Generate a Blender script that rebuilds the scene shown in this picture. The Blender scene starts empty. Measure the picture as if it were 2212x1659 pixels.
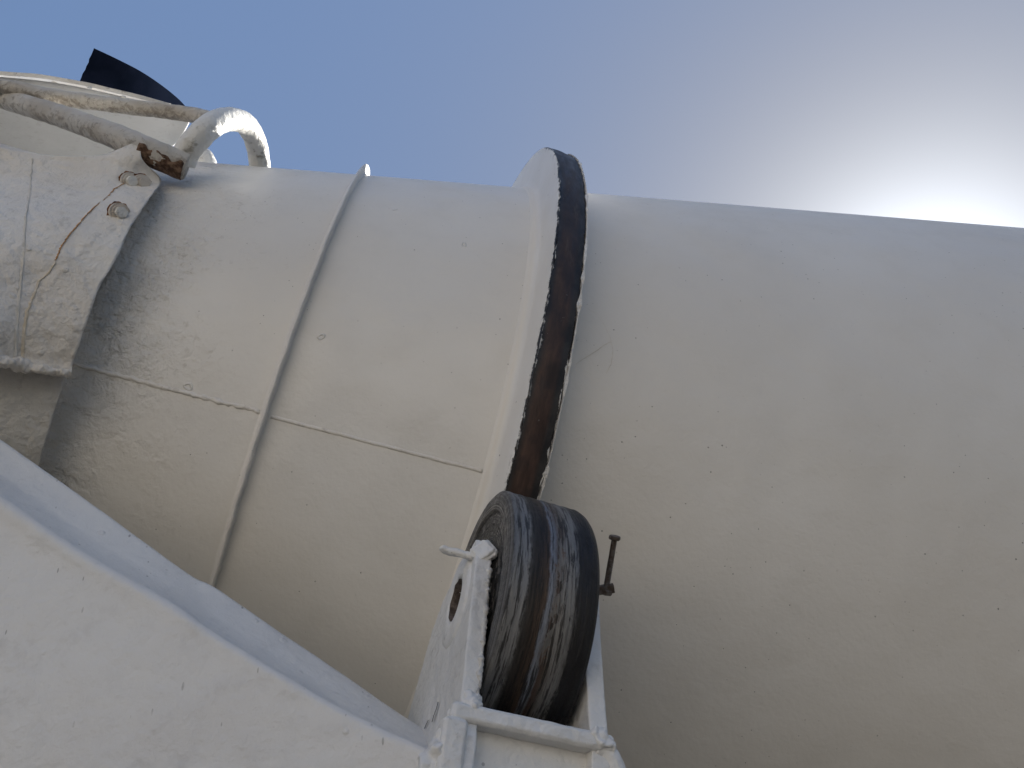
import bpy, bmesh, math, random
from mathutils import Vector, Matrix, noise
random.seed(7)
scene = bpy.context.scene
COL = scene.collection

# ------------------------------------------------------------------ camera
F, CX, CY = 1661.0, 1106.0, 829.5           # focal length and centre of a 2212 x 1659 frame
PITCH = math.radians(33)
UPC = Vector((-0.075, -math.cos(PITCH), math.sin(PITCH))).normalized()   # gravity-up seen by the camera (x right, y down, z forward)
FW = Vector((0, 0, 1))
WY = (FW - FW.dot(UPC) * UPC).normalized()
WX = WY.cross(UPC).normalized()
EYE = Vector((0, 0, 1.62))
def wv(p):
    p = Vector(p); return Vector((WX.dot(p), WY.dot(p), UPC.dot(p)))
def wp(p): return EYE + wv(p)
def at(X, Y, z): return wp(((X - CX) / F * z, (Y - CY) / F * z, z))
cam = bpy.data.objects.new('camera', bpy.data.cameras.new('camera'))
COL.objects.link(cam); scene.camera = cam
cam.data.lens = 36 * F / 2212; cam.data.sensor_width = 36; cam.data.clip_start = 0.02; cam.data.clip_end = 3000
r, dn, fw = wv((1, 0, 0)), wv((0, 1, 0)), wv((0, 0, 1))
cam.matrix_world = Matrix(((r.x, -dn.x, -fw.x, EYE.x), (r.y, -dn.y, -fw.y, EYE.y), (r.z, -dn.z, -fw.z, EYE.z), (0, 0, 0, 1)))

# ------------------------------------------------------------------ sky and sun
SUN = wv(((2010 - CX) / F, (690 - CY) / F, 1)).normalized()
el = math.asin(SUN.z); az = math.atan2(SUN.x, SUN.y)
w = bpy.data.worlds.new('World'); scene.world = w; w.use_nodes = True
nt = w.node_tree; nt.nodes.clear()
sky = nt.nodes.new('ShaderNodeTexSky'); sky.sky_type = 'NISHITA'; sky.sun_disc = False
sky.sun_elevation = el; sky.sun_rotation = az
sky.altitude = 50; sky.air_density = 1.0; sky.dust_density = 0.8; sky.ozone_density = 1.0
bg = nt.nodes.new('ShaderNodeBackground'); bg.inputs[1].default_value = 0.082
out = nt.nodes.new('ShaderNodeOutputWorld')
def wn(k, **kw):
    n = nt.nodes.new(k)
    for a, b in kw.items(): setattr(n, a, b)
    return n
def wm(op, a, b=0.0):
    n = wn('ShaderNodeMath', operation=op)
    for i, v in enumerate((a, b)):
        if hasattr(v, 'is_output'): nt.links.new(v, n.inputs[i])
        else: n.inputs[i].default_value = v
    return n.outputs[0]
lum = wn('ShaderNodeRGBToBW'); nt.links.new(sky.outputs[0], lum.inputs[0])
soft = wm('DIVIDE', 1.0, wm('ADD', 1.0, wm('MULTIPLY', wm('MAXIMUM', wm('SUBTRACT', lum.outputs[0], 1.4), 0.0), 0.6)))   # hazy sky: the broad glow is even
sc1 = wn('ShaderNodeVectorMath', operation='SCALE'); nt.links.new(sky.outputs[0], sc1.inputs[0]); nt.links.new(soft, sc1.inputs['Scale'])
tcw = wn('ShaderNodeTexCoord'); dot = wn('ShaderNodeVectorMath', operation='DOT_PRODUCT'); nt.links.new(tcw.outputs['Generated'], dot.inputs[0]); dot.inputs[1].default_value = SUN
theta = wm('ARCCOSINE', wm('MINIMUM', dot.outputs['Value'], 0.99999))
aur = wm('ADD', wm('MULTIPLY', wm('EXPONENT', wm('DIVIDE', theta, -math.radians(4.8))), 14.0), wm('MULTIPLY', wm('EXPONENT', wm('DIVIDE', theta, -math.radians(14))), 1.6))
sc2 = wn('ShaderNodeVectorMath', operation='SCALE'); sc2.inputs[0].default_value = (0.94, 1.0, 1.06); nt.links.new(aur, sc2.inputs['Scale'])
addv = wn('ShaderNodeVectorMath', operation='ADD'); nt.links.new(sc1.outputs[0], addv.inputs[0]); nt.links.new(sc2.outputs[0], addv.inputs[1])
tint = wn('ShaderNodeVectorMath', operation='MULTIPLY'); nt.links.new(addv.outputs[0], tint.inputs[0]); tint.inputs[1].default_value = (0.99, 1.01, 1.05)
nt.links.new(tint.outputs[0], bg.inputs[0]); nt.links.new(bg.outputs[0], out.inputs[0])
sl = bpy.data.lights.new('sun', 'SUN'); sl.energy = 5.0; sl.angle = math.radians(0.5); sl.color = (1, 0.95, 0.86)
so = bpy.data.objects.new('sun', sl); COL.objects.link(so)
so.rotation_mode = 'QUATERNION'; so.rotation_quaternion = SUN.to_track_quat('Z', 'Y')
scene.view_settings.view_transform = 'Standard'; scene.view_settings.look = 'None'
scene.view_settings.exposure = 1.13; scene.view_settings.gamma = 1.0; scene.view_settings.use_curve_mapping = False
scene.render.engine = 'CYCLES'; scene.cycles.max_bounces = 8; scene.cycles.diffuse_bounces = 5

# ------------------------------------------------------------------ node helpers
class NT:
    def __init__(s, name):
        s.m = bpy.data.materials.new(name); s.m.use_nodes = True; s.t = s.m.node_tree; s.t.nodes.clear()
        s.o = s.n('ShaderNodeOutputMaterial'); s.b = s.n('ShaderNodeBsdfPrincipled'); s.l(s.b.outputs[0], s.o.inputs[0])
        tc = s.n('ShaderNodeTexCoord'); s.co = tc.outputs['Object']
    def n(s, k): return s.t.nodes.new(k)
    def l(s, a, b): s.t.links.new(a, b)
    def put(s, v, sock):
        if hasattr(v, 'is_output'): s.l(v, sock)
        elif isinstance(v, (tuple, list)): sock.default_value = tuple(v) + ((1,) if len(v) == 3 and sock.type == 'RGBA' else ())
        else: sock.default_value = v
    def math(s, op, a, b=0, clamp=False, c=None):
        n = s.n('ShaderNodeMath'); n.operation = op; n.use_clamp = clamp
        s.put(a, n.inputs[0]); s.put(b, n.inputs[1])
        if c is not None: s.put(c, n.inputs[2])
        return n.outputs[0]
    def noise(s, vec, scale, detail=4, rough=0.5, dist=0):
        n = s.n('ShaderNodeTexNoise'); s.put(vec, n.inputs['Vector']); n.inputs['Scale'].default_value = scale
        n.inputs['Detail'].default_value = detail; n.inputs['Roughness'].default_value = rough; n.inputs['Distortion'].default_value = dist
        return n.outputs[0]
    def vor(s, vec, scale, feature='F1', rnd=1):
        n = s.n('ShaderNodeTexVoronoi'); n.feature = feature; s.put(vec, n.inputs['Vector']); n.inputs['Scale'].default_value = scale
        n.inputs['Randomness'].default_value = rnd
        return n.outputs
    def ramp(s, v, a, b, lo=0.0, hi=1.0, smooth=True):
        n = s.n('ShaderNodeMapRange'); n.interpolation_type = 'SMOOTHSTEP' if smooth else 'LINEAR'
        s.put(v, n.inputs[0]); n.inputs[1].default_value = a; n.inputs[2].default_value = b
        n.inputs[3].default_value = lo; n.inputs[4].default_value = hi
        return n.outputs[0]
    def mix(s, f, a, b):
        n = s.n('ShaderNodeMix'); n.data_type = 'RGBA'; s.put(f, n.inputs[0]); s.put(a, n.inputs[6]); s.put(b, n.inputs[7])
        return n.outputs[2]
    def sep(s, v):
        n = s.n('ShaderNodeSeparateXYZ'); s.put(v, n.inputs[0]); return n.outputs
    def comb(s, x, y, z):
        n = s.n('ShaderNodeCombineXYZ'); s.put(x, n.inputs[0]); s.put(y, n.inputs[1]); s.put(z, n.inputs[2]); return n.outputs[0]
    def mapping(s, v, scale=(1, 1, 1), rot=(0, 0, 0), loc=(0, 0, 0)):
        n = s.n('ShaderNodeMapping'); s.put(v, n.inputs[0]); n.inputs[1].default_value = loc; n.inputs[2].default_value = rot; n.inputs[3].default_value = scale
        return n.outputs[0]
    def bump(s, h, dist, strength=1.0, nrm=None):
        n = s.n('ShaderNodeBump'); s.put(h, n.inputs['Height']); n.inputs['Distance'].default_value = dist; s.put(strength, n.inputs['Strength'])
        if nrm is not None: s.l(nrm, n.inputs['Normal'])
        return n.outputs[0]
    def done(s, col, rough=0.5, nrm=None, metal=0.0, spec=0.5):
        s.put(col, s.b.inputs['Base Color']); s.put(rough, s.b.inputs['Roughness']); s.put(metal, s.b.inputs['Metallic'])
        s.put(spec, s.b.inputs['Specular IOR Level'])
        if nrm is not None: s.l(nrm, s.b.inputs['Normal'])
        return s.m

def dots(s, vec, scale, size, seed=0.0, keep=0.5, pw=3.0):
    """small round specks: only some of the cells carry one, each of its own size"""
    v = s.vor(s.mapping(vec, loc=(seed, seed * 1.7, seed * .3)), scale)
    c = s.sep(v['Color'])
    size_n = s.math('MULTIPLY', s.math('POWER', c[0], pw), size)
    m = s.ramp(s.math('SUBTRACT', size_n, v['Distance']), 0.0, size * .25)
    return s.math('MULTIPLY', m, s.math('GREATER_THAN', c[1], 1 - keep))

def paint(name, base=(.72, .70, .66), base2=(.66, .62, .56), rough=.42, bump_scale=130, bump=.0012, lump=35, lump_d=.002,
          dirt=(.22, .19, .16), dirt_amt=0.12, speck=0.8, rust=0.0, streak=None, bare_cracks=0.0):
    s = NT(name); co = s.co
    big = s.noise(co, 5, 5, .6); col = s.mix(s.ramp(big, .38, .66), base, base2)
    fine = s.noise(co, 60, 6, .65)
    grime = s.math('MULTIPLY', s.ramp(fine, .52, .66), s.ramp(s.noise(co, 13, 4, .6), .42, .62))
    col = s.mix(s.math('MULTIPLY', grime, dirt_amt), col, dirt)
    if speck > 0:
        d1 = dots(s, co, 55, .10, 0, .55); d2 = dots(s, co, 120, .16, 3.1, .4)
        col = s.mix(s.math('MULTIPLY', s.math('MAXIMUM', d1, s.math('MULTIPLY', d2, .6)), speck), col, (.10, .085, .07))
    if streak:
        sv = s.mapping(co, scale=streak[1], rot=streak[0])
        d3 = s.math('MULTIPLY', s.math('MAXIMUM', dots(s, sv, 110, .17, 5.0, .9, 1.6), dots(s, sv, 55, .065, 2.0, .6, 1.3)), s.ramp(s.noise(co, 60, 4), .35, .6, .2, 1))
        col = s.mix(s.math('MULTIPLY', d3, .7), col, (.26, .255, .25))
    if rust > 0:
        rn = s.math('MULTIPLY', s.ramp(s.noise(co, 22, 6, .7, .4), .60, .70), rust)
        col = s.mix(rn, col, s.mix(s.noise(co, 90, 3), (.16, .06, .02), (.32, .14, .05)))
    l = s.noise(co, lump, 3, .5)
    f = s.noise(co, bump_scale, 5, .6)
    v = s.vor(co, 48)
    pit = s.math('MULTIPLY', s.ramp(v['Distance'], .10, .22, 0, 1), 1)
    pm = s.math('GREATER_THAN', s.sep(v['Color'])[1], .75)
    pit = s.math('MULTIPLY', s.math('SUBTRACT', 1, pit), pm)
    nb = s.bump(l, lump_d, 1.0); nb = s.bump(f, bump, 1.0, nb); nb = s.bump(pit, .0009, 1.0, nb)
    return s.done(col, s.ramp(fine, .3, .8, rough - .06, rough + .16), nb)

# ------------------------------------------------------------------ mesh helpers
def link(name, me, mats, parent=None, mw=None, smooth=True):
    o = bpy.data.objects.new(name, me); COL.objects.link(o)
    for m in (mats if isinstance(mats, (list, tuple)) else [mats]): me.materials.append(m)
    if smooth:
        for p in me.polygons: p.use_smooth = True
    if parent is not None: o.parent = parent
    elif mw is not None: o.matrix_world = mw
    return o
def obj(name, bm, mats, parent=None, mw=None, smooth=True, sharp=None):
    bmesh.ops.recalc_face_normals(bm, faces=bm.faces)
    me = bpy.data.meshes.new(name); bm.to_mesh(me); bm.free()
    o = link(name, me, mats, parent, mw, smooth)
    if sharp and smooth: me.set_sharp_from_angle(angle=math.radians(sharp))
    return o
def empty(name, mw, label, cat, group=None):
    o = bpy.data.objects.new(name, None); COL.objects.link(o); o.matrix_world = mw; o.empty_display_size = .05
    o['label'] = label; o['category'] = cat
    if group: o['group'] = group
    return o
def lathe(bm, prof, n=256, closed=False, a0=0.0, a1=2 * math.pi):
    """revolve (s, r) about local X"""
    full = abs(a1 - a0 - 2 * math.pi) < 1e-6; m = n if full else n + 1
    rings = []
    for i in range(m):
        a = a0 + (a1 - a0) * i / n
        rings.append([bm.verts.new((s_, r_ * math.cos(a), r_ * math.sin(a))) for s_, r_ in prof])
    k = len(prof)
    for i in range(n):
        A, B = rings[i], rings[(i + 1) % m]
        for j in range(k if closed else k - 1):
            q = (A[j], B[j], B[(j + 1) % k], A[(j + 1) % k])
            try: bm.faces.new(q)
            except ValueError: pass
def tube(bm, pts, rad, n=20, jitter=0.0, caps=True, sub=8, jscale=40):
    """smooth tube through points (Catmull-Rom); rad scalar or list"""
    P = [Vector(p) for p in pts]; R = rad if isinstance(rad, (list, tuple)) else [rad] * len(P)
    path, rr = [], []
    if sub > 1 and len(P) > 2:
        for i in range(len(P) - 1):
            p0 = P[max(i - 1, 0)]; p1 = P[i]; p2 = P[i + 1]; p3 = P[min(i + 2, len(P) - 1)]
            for k in range(sub):
                t = k / sub
                path.append(.5 * ((2 * p1) + (p2 - p0) * t + (2 * p0 - 5 * p1 + 4 * p2 - p3) * t * t + (3 * p1 - p0 - 3 * p2 + p3) * t ** 3))
                rr.append(R[i] * (1 - t) + R[i + 1] * t)
        path.append(P[-1]); rr.append(R[-1])
    elif sub > 1:
        for k in range(sub * 4 + 1):
            t = k / (sub * 4); path.append(P[0].lerp(P[1], t)); rr.append(R[0] * (1 - t) + R[1] * t)
    else: path, rr = P, R
    rings = []; nrm = None
    for i, p in enumerate(path):
        t = (path[min(i + 1, len(path) - 1)] - path[max(i - 1, 0)]).normalized()
        if nrm is None: nrm = t.orthogonal().normalized()
        nrm = (nrm - nrm.dot(t) * t).normalized(); bi = t.cross(nrm); ring = []
        for k in range(n):
            a = 2 * math.pi * k / n; dvec = nrm * math.cos(a) + bi * math.sin(a); q = p + dvec * rr[i]
            if jitter: q = q + dvec * jitter * noise.fractal(q * jscale, 1, 2, 3)
            ring.append(bm.verts.new(q))
        rings.append(ring)
    for i in range(len(rings) - 1):
        for k in range(n): bm.faces.new((rings[i][k], rings[i][(k + 1) % n], rings[i + 1][(k + 1) % n], rings[i + 1][k]))
    if caps: bm.faces.new(rings[0][::-1]); bm.faces.new(rings[-1])
    return path
def rough(o, voxel=.003, disp=.002, scale=.03, smooth=3, depth=3):
    """voxel-remesh an object and lump its surface like thick old paint over weld"""
    m = o.modifiers.new('remesh', 'REMESH'); m.mode = 'VOXEL'; m.voxel_size = voxel; m.use_smooth_shade = True
    if smooth:
        m = o.modifiers.new('smooth', 'SMOOTH'); m.iterations = smooth; m.factor = .5
    t = bpy.data.textures.new('clouds', 'CLOUDS'); t.noise_scale = scale; t.noise_depth = depth
    m = o.modifiers.new('lumps', 'DISPLACE'); m.texture = t; m.strength = disp; m.mid_level = .5; m.texture_coords = 'LOCAL'
def prism(bm, poly, x0, x1, holes=()):
    """polygon given as (y, z), extruded along local X from x0 to x1, with optional holes"""
    edges = []
    for loop in [poly] + list(holes):
        vs = [bm.verts.new((x0, y, z)) for y, z in loop]
        edges += [bm.edges.new((vs[i], vs[(i + 1) % len(vs)])) for i in range(len(vs))]
    g = bmesh.ops.triangle_fill(bm, edges=edges, use_beauty=True)
    fs = [f for f in g['geom'] if isinstance(f, bmesh.types.BMFace)]
    ex = bmesh.ops.extrude_face_region(bm, geom=fs)
    bmesh.ops.translate(bm, vec=(x1 - x0, 0, 0), verts=[v for v in ex['geom'] if isinstance(v, bmesh.types.BMVert)])
def bar(bm, a, b, wx, wy, xdir):
    """box from point a to b, widths wx (along xdir) and wy"""
    a, b, xdir = Vector(a), Vector(b), Vector(xdir).normalized(); t = (b - a).normalized(); xdir = (xdir - xdir.dot(t) * t).normalized(); y = t.cross(xdir)
    vs = [bm.verts.new(p + xdir * wx * i + y * wy * j) for p in (a, b) for i, j in ((-.5, -.5), (.5, -.5), (.5, .5), (-.5, .5))]
    for q in ((0, 1, 2, 3), (7, 6, 5, 4), (0, 4, 5, 1), (1, 5, 6, 2), (2, 6, 7, 3), (3, 7, 4, 0)): bm.faces.new([vs[i] for i in q])

# ------------------------------------------------------------------ the drum's own frame (fitted to the photograph)
S = 0.70
D = Vector((0.94038437, 0.28625018, 0.18367926)); Uu = Vector((-0.19170101, 0, 0.98145337)); Vv = Vector((0.28094121, -0.95815491, 0.05487445))
CD = Vector((-0.16566662, 0.20246002, 1.58569744))            # centre of the ring's left face
CR = Vector((-0.000185, 0.24077187, 0.77805267))              # centre of the support roller
def frame(c):
    o, a, b, cc = wp(c), wv(D), wv(Uu), wv(Vv)
    return Matrix(((a.x, b.x, cc.x, o.x), (a.y, b.y, cc.y, o.y), (a.z, b.z, cc.z, o.z), (0, 0, 0, 1)))
MD, MR = frame(CD), frame(CR)
def RD(s_): return S * (.8865 + .2572 * s_ - (1.2 * (-.86 - s_) ** 2 if s_ < -.86 else 0))                    # drum cone radius at axial position s (units of ring radius)

# ------------------------------------------------------------------ ground
def ground_material():
    s = NT('concrete_yard'); co = s.co
    n = s.noise(co, .35, 6, .6); f = s.noise(co, 30, 5, .7)
    col = s.mix(s.ramp(n, .35, .65), (.050, .047, .042), (.040, .037, .034)); col = s.mix(s.ramp(f, .5, .7, 0, .5), col, (.10, .09, .08))
    return s.done(col, .9, s.bump(f, .01))
bm = bmesh.new(); bmesh.ops.create_grid(bm, x_segments=20, y_segments=20, size=600)
g = obj('ground', bm, ground_material()); g['kind'] = 'structure'

def simple(name, col, col2, rough=.5, metal=0, sc=60, b=.001, spec=.5):
    s = NT(name); n = s.noise(s.co, sc, 5, .65)
    return s.done(s.mix(s.ramp(n, .4, .6), col, col2), rough, s.bump(n, b), metal, spec)
def wall_material():
    s = NT('bounce_wall_beige'); n = s.noise(s.co, .8, 5, .6); f = s.noise(s.co, 14, 5, .7)
    return s.done(s.mix(s.ramp(n, .35, .65), (.61, .565, .51), (.53, .49, .44)), .9, s.bump(f, .004))
bm = bmesh.new(); bar(bm, (-20, -9.2, 4.4), (3, -9.2, 4.4), 5.6, .3, (0, 0, 1))  # added wall behind the camera, out of view, bouncing warm sunlight back
bar(bm, (-20, -9.2, 7.3), (3, -9.2, 7.3), .16, .42, (0, 0, 1))
plb = bmesh.new(); bar(plb, (-20, -9.2, .8), (3, -9.2, .8), 1.6, .34, (0, 0, 1))  # added dark foot of the wall, cuts bounce onto the drum's underside
yw = obj('bounce_wall', bm, wall_material(), None, None, smooth=False); yw['label'] = 'long beige wall, added unseen behind the camera to bounce warm light'; yw['category'] = 'wall'
obj('bounce_cut_base', plb, simple('bounce_cut_dark', (.06, .055, .05), (.08, .075, .07), .9), yw, smooth=False)

# ------------------------------------------------------------------ materials
def drum_paint():
    s = NT('drum_paint'); co = s.co; x, y, z = s.sep(co)
    big = s.noise(co, 2.2, 4, .5); col = s.mix(s.ramp(big, .35, .65), (.755, .73, .685), (.705, .675, .625))
    mid = s.noise(co, 14, 5, .6); col = s.mix(s.ramp(mid, .48, .75, 0, .18), col, (.60, .575, .53))
    d1 = s.math('MULTIPLY', dots(s, co, 48, .062, 0, .6), .8); d2 = s.math('MULTIPLY', dots(s, co, 130, .17, 3.1, .6), s.ramp(s.noise(co, 4, 3), .4, .6, .2, 1)); d3 = dots(s, co, 14, .04, 8.0, .5)
    d = s.math('MAXIMUM', s.math('MAXIMUM', d1, d3), s.math('MULTIPLY', d2, .7))
    col = s.mix(s.math('MULTIPLY', d, .85), col, (.07, .06, .05))
    # old thick paint towards the narrow mouth: mask grows with -x
    old = s.ramp(x, -.26, -.56, 0, 1); far = s.ramp(x, -.42, -.57, 0, 1)
    patch = s.ramp(s.noise(co, 9, 4, .6), .42, .62)
    grain = s.noise(co, 110, 5, .62, .3); grain2 = s.noise(co, 45, 3, .5, .5)
    col = s.mix(s.math('MULTIPLY', s.math('MULTIPLY', s.ramp(grain, .55, .7), patch), s.math('MULTIPLY', old, .5)), col, (.38, .34, .28))
    nb = s.bump(s.noise(co, 4.5, 2, .5), .012, 1.0); nb = s.bump(s.noise(co, 26, 3, .5), .0017, 1.0, nb)
    nb = s.bump(s.noise(co, 150, 4, .6), .0006, 1.0, nb)
    st = s.math('ADD', s.math('MULTIPLY', s.math('MULTIPLY', patch, old), .55), s.math('MULTIPLY', far, .9))
    nb = s.bump(grain, .006, st, nb); nb = s.bump(grain2, .009, st, nb)
    # little blisters and open drips
    v = s.vor(s.comb(s.math('ADD', x, s.math('MULTIPLY', s.noise(co, 60, 2), .02)), s.math('ADD', y, s.math('MULTIPLY', s.noise(co, 75, 2), .02)), s.math('ADD', z, .3)), 26); c = s.sep(v['Color'])
    ring = s.math('SUBTRACT', 1, s.ramp(s.math('ABSOLUTE', s.math('SUBTRACT', v['Distance'], .12)), 0, .06))
    ring = s.math('MULTIPLY', ring, s.math('GREATER_THAN', c[1], .93)); ring = s.math('MULTIPLY', ring, s.ramp(x, .0, -.1))
    nb = s.bump(ring, .0012, 1.0, nb)
    nb = s.bump(s.math('MULTIPLY', d, -1), .0008, 1.0, nb)
    return s.done(col, s.ramp(mid, .3, .7, .36, .46), nb)
M_DRUM = drum_paint()
M_RIB = paint('rib_paint', (.72, .69, .64), (.62, .58, .52), bump_scale=160, bump=.0012, lump=50, lump_d=.003, dirt_amt=.3, speck=.4)
M_WELD = paint('weld_paint', (.76, .73, .68), (.70, .66, .60), bump_scale=140, bump=.002, lump=60, lump_d=.003, dirt_amt=.35, speck=.2)
M_PED = paint('pedestal_paint', (.75, .745, .735), (.66, .65, .63), bump_scale=120, bump=.0016, lump=55, lump_d=.003, dirt_amt=.3, speck=.45)
M_CHIP = paint('chipped_edge_paint', (.74, .73, .71), (.55, .53, .50), bump_scale=110, bump=.003, lump=60, lump_d=.004, dirt=(.10, .09, .08), dirt_amt=.75, speck=.6)
M_BEAM = paint('beam_paint', (.68, .68, .675), (.63, .625, .62), bump_scale=110, bump=.0014, lump=22, lump_d=.004, dirt_amt=.10, speck=.2,
               streak=((.2, .5, .2), (1.2, 1, .35)))
M_PIPE = paint('pipe_paint', (.74, .72, .68), (.60, .56, .50), bump_scale=90, bump=.004, lump=30, lump_d=.005, dirt=(.13, .10, .08), dirt_amt=.75, speck=.5, rust=.15)
M_HOOK = paint('hook_paint', (.80, .80, .78), (.72, .71, .68), bump_scale=90, bump=.003, lump=40, lump_d=.004, dirt=(.18, .16, .12), dirt_amt=.85, speck=.3)
M_HOP = paint('hopper_paint', (.86, .87, .89), (.81, .82, .84), bump_scale=40, bump=.001, lump=8, lump_d=.004, dirt_amt=.15, speck=.3)

def ring_face_mat():
    s = NT('ring_side_paint'); co = s.co; x, y, z = s.sep(co)
    rad = s.math('SQRT', s.math('ADD', s.math('MULTIPLY', y, y), s.math('MULTIPLY', z, z)))
    n = s.noise(co, 55, 6, .7, .3); n2 = s.noise(co, 12, 4, .6)
    edge = s.math('ADD', rad, s.math('MULTIPLY', s.math('SUBTRACT', n, .5), .016)); edge = s.math('ADD', edge, s.math('MULTIPLY', s.math('SUBTRACT', n2, .5), .012))
    m = s.ramp(edge, S * 1 - .0030, S * 1 - .0015)
    col = s.mix(s.ramp(s.noise(co, 6, 4), .4, .6), (.77, .75, .715), (.73, .705, .665)); col = s.mix(s.ramp(x, -.002, -.010), col, (.755, .72, .66))
    gd = s.math('MULTIPLY', s.ramp(n, .52, .6), s.ramp(rad, S - .014, S - .004)); col = s.mix(s.math('MULTIPLY', gd, .45), col, (.25, .22, .19))
    d = dots(s, co, 55, .10, 1.0, .5); col = s.mix(s.math('MULTIPLY', d, .7), col, (.1, .09, .08))
    col = s.mix(m, col, (.018, .016, .015))
    nb = s.bump(s.noise(co, 30, 3), .0015); nb = s.bump(s.math('SUBTRACT', 1, m), .0012, 1.0, nb)
    return s.done(col, .42, nb)
M_RFACE = ring_face_mat()
WR = .0641 * S
def tread_mat():
    s = NT('worn_ring_tread'); co = s.co; x, y, z = s.sep(co); ang = s.math('ARCTAN2', s.math('MULTIPLY', z, -1), s.math('MULTIPLY', y, -1))
    cyl = s.comb(s.math('MULTIPLY', x, 1), s.math('MULTIPLY', ang, S * .22), 0)
    cyl2 = s.comb(s.math('MULTIPLY', x, 1), s.math('MULTIPLY', ang, S), 0)
    st = s.noise(cyl, 90, 6, .65); bl = s.noise(cyl2, 22, 5, .65)
    mid = s.ramp(s.math('ABSOLUTE', s.math('SUBTRACT', x, WR * .45)), .009, .017, 1, 0)      # rolled, rust-brown track
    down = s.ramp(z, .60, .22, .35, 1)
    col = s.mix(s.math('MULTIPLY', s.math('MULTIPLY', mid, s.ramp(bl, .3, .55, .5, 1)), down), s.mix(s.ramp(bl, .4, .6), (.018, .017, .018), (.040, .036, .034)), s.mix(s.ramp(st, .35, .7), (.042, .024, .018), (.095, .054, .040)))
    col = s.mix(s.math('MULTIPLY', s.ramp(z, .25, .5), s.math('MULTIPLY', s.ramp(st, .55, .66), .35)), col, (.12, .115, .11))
    nn = s.noise(cyl2, 60, 6, .7, .4); n2 = s.noise(cyl2, 9, 4, .6)
    off = s.math('ADD', s.math('MULTIPLY', s.math('SUBTRACT', nn, .5), .012), s.math('MULTIPLY', s.math('SUBTRACT', n2, .5), .014))
    le = s.ramp(s.math('ADD', x, off), .0018, .0026, 1, 0); re = s.ramp(s.math('ADD', x, off), WR - .0030, WR - .0022)
    re = s.math('MULTIPLY', re, s.ramp(z, .34, .30))
    chip = s.math('MULTIPLY', s.ramp(s.noise(cyl2, 70, 5, .7), .64, .67), s.ramp(s.noise(cyl2, 12, 3), .50, .6))
    m = s.math('MAXIMUM', s.math('MAXIMUM', le, re), s.math('MULTIPLY', chip, .5))
    col = s.mix(m, col, s.mix(nn, (.45, .43, .40), (.72, .71, .69)))
    nb = s.bump(st, .0008); nb = s.bump(m, .0012, 1.0, nb)
    return s.done(col, s.ramp(st, .3, .7, .38, .6), nb, s.math('MULTIPLY', s.math('SUBTRACT', 1, m), .35))
M_TREAD = tread_mat()
RR_, RWID = .1787 * S, .130 * S
def roller_mat():
    s = NT('scored_roller_steel'); co = s.co; x, y, z = s.sep(co); ang = s.math('ARCTAN2', s.math('MULTIPLY', z, -1), s.math('MULTIPLY', y, -1))
    cyl = s.comb(x, s.math('MULTIPLY', ang, RR_ * .07), 0); cyl2 = s.comb(x, s.math('MULTIPLY', ang, RR_ * .5), 0)
    wob = s.math('MULTIPLY', s.math('SUBTRACT', s.noise(cyl2, 40, 6, .7), .5), .016)
    xx = s.math('ADD', x, wob); t = s.math('DIVIDE', s.math('ADD', xx, RWID / 2), RWID)
    r = s.n('ShaderNodeValToRGB'); s.l(t, r.inputs[0]); e = r.color_ramp.elements; r.color_ramp.interpolation = 'LINEAR'
    stops = [(0.0, .035, .033, .032), (.05, .19, .19, .19), (.20, .23, .23, .235), (.22, .045, .042, .04), (.31, .030, .022, .018), (.40, .075, .048, .034), (.43, .22, .24, .285),
             (.475, .16, .165, .18), (.50, .085, .055, .042), (.55, .11, .09, .075), (.60, .22, .21, .20), (.69, .19, .19, .19), (.74, .022, .021, .024), (.90, .014, .014, .017), (1.0, .018, .018, .02)]
    while len(e) < len(stops): e.new(.5)
    for i, q in enumerate(stops): e[i].position = q[0]; e[i].color = (q[1], q[2], q[3], 1)
    sc = s.noise(cyl, 260, 6, .7); sc2 = s.noise(cyl, 90, 5, .7); pt = s.noise(cyl2, 75, 6, .7)
    col = s.mix(s.ramp(sc, .49, .56, .0, .85), r.outputs[0], (.014, .013, .013))
    pale_scratch = s.math('MULTIPLY', s.ramp(sc2, .50, .55), s.ramp(pt, .44, .49)); pale_scratch = s.math('MULTIPLY', pale_scratch, s.math('ADD', s.ramp(t, .26, .20, 0, .8), s.math('MULTIPLY', s.ramp(t, .46, .50), s.ramp(t, .80, .68, .06, 1))))
    col = s.mix(s.math('MULTIPLY', pale_scratch, .5), col, (.26, .255, .245))  # pale scratched patches of bare steel
    rustm = s.math('MULTIPLY', s.ramp(pt, .56, .66), s.ramp(s.math('ABSOLUTE', s.math('SUBTRACT', t, .53)), .03, .12, 1, 0))
    col = s.mix(s.math('MULTIPLY', rustm, .7), col, (.13, .062, .03))
    nb = s.bump(sc, .003); nb = s.bump(pt, .0025, 1.0, nb)
    return s.done(col, s.ramp(sc2, .3, .7, .36, .58), nb, .45)
M_ROLL = roller_mat()
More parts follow.
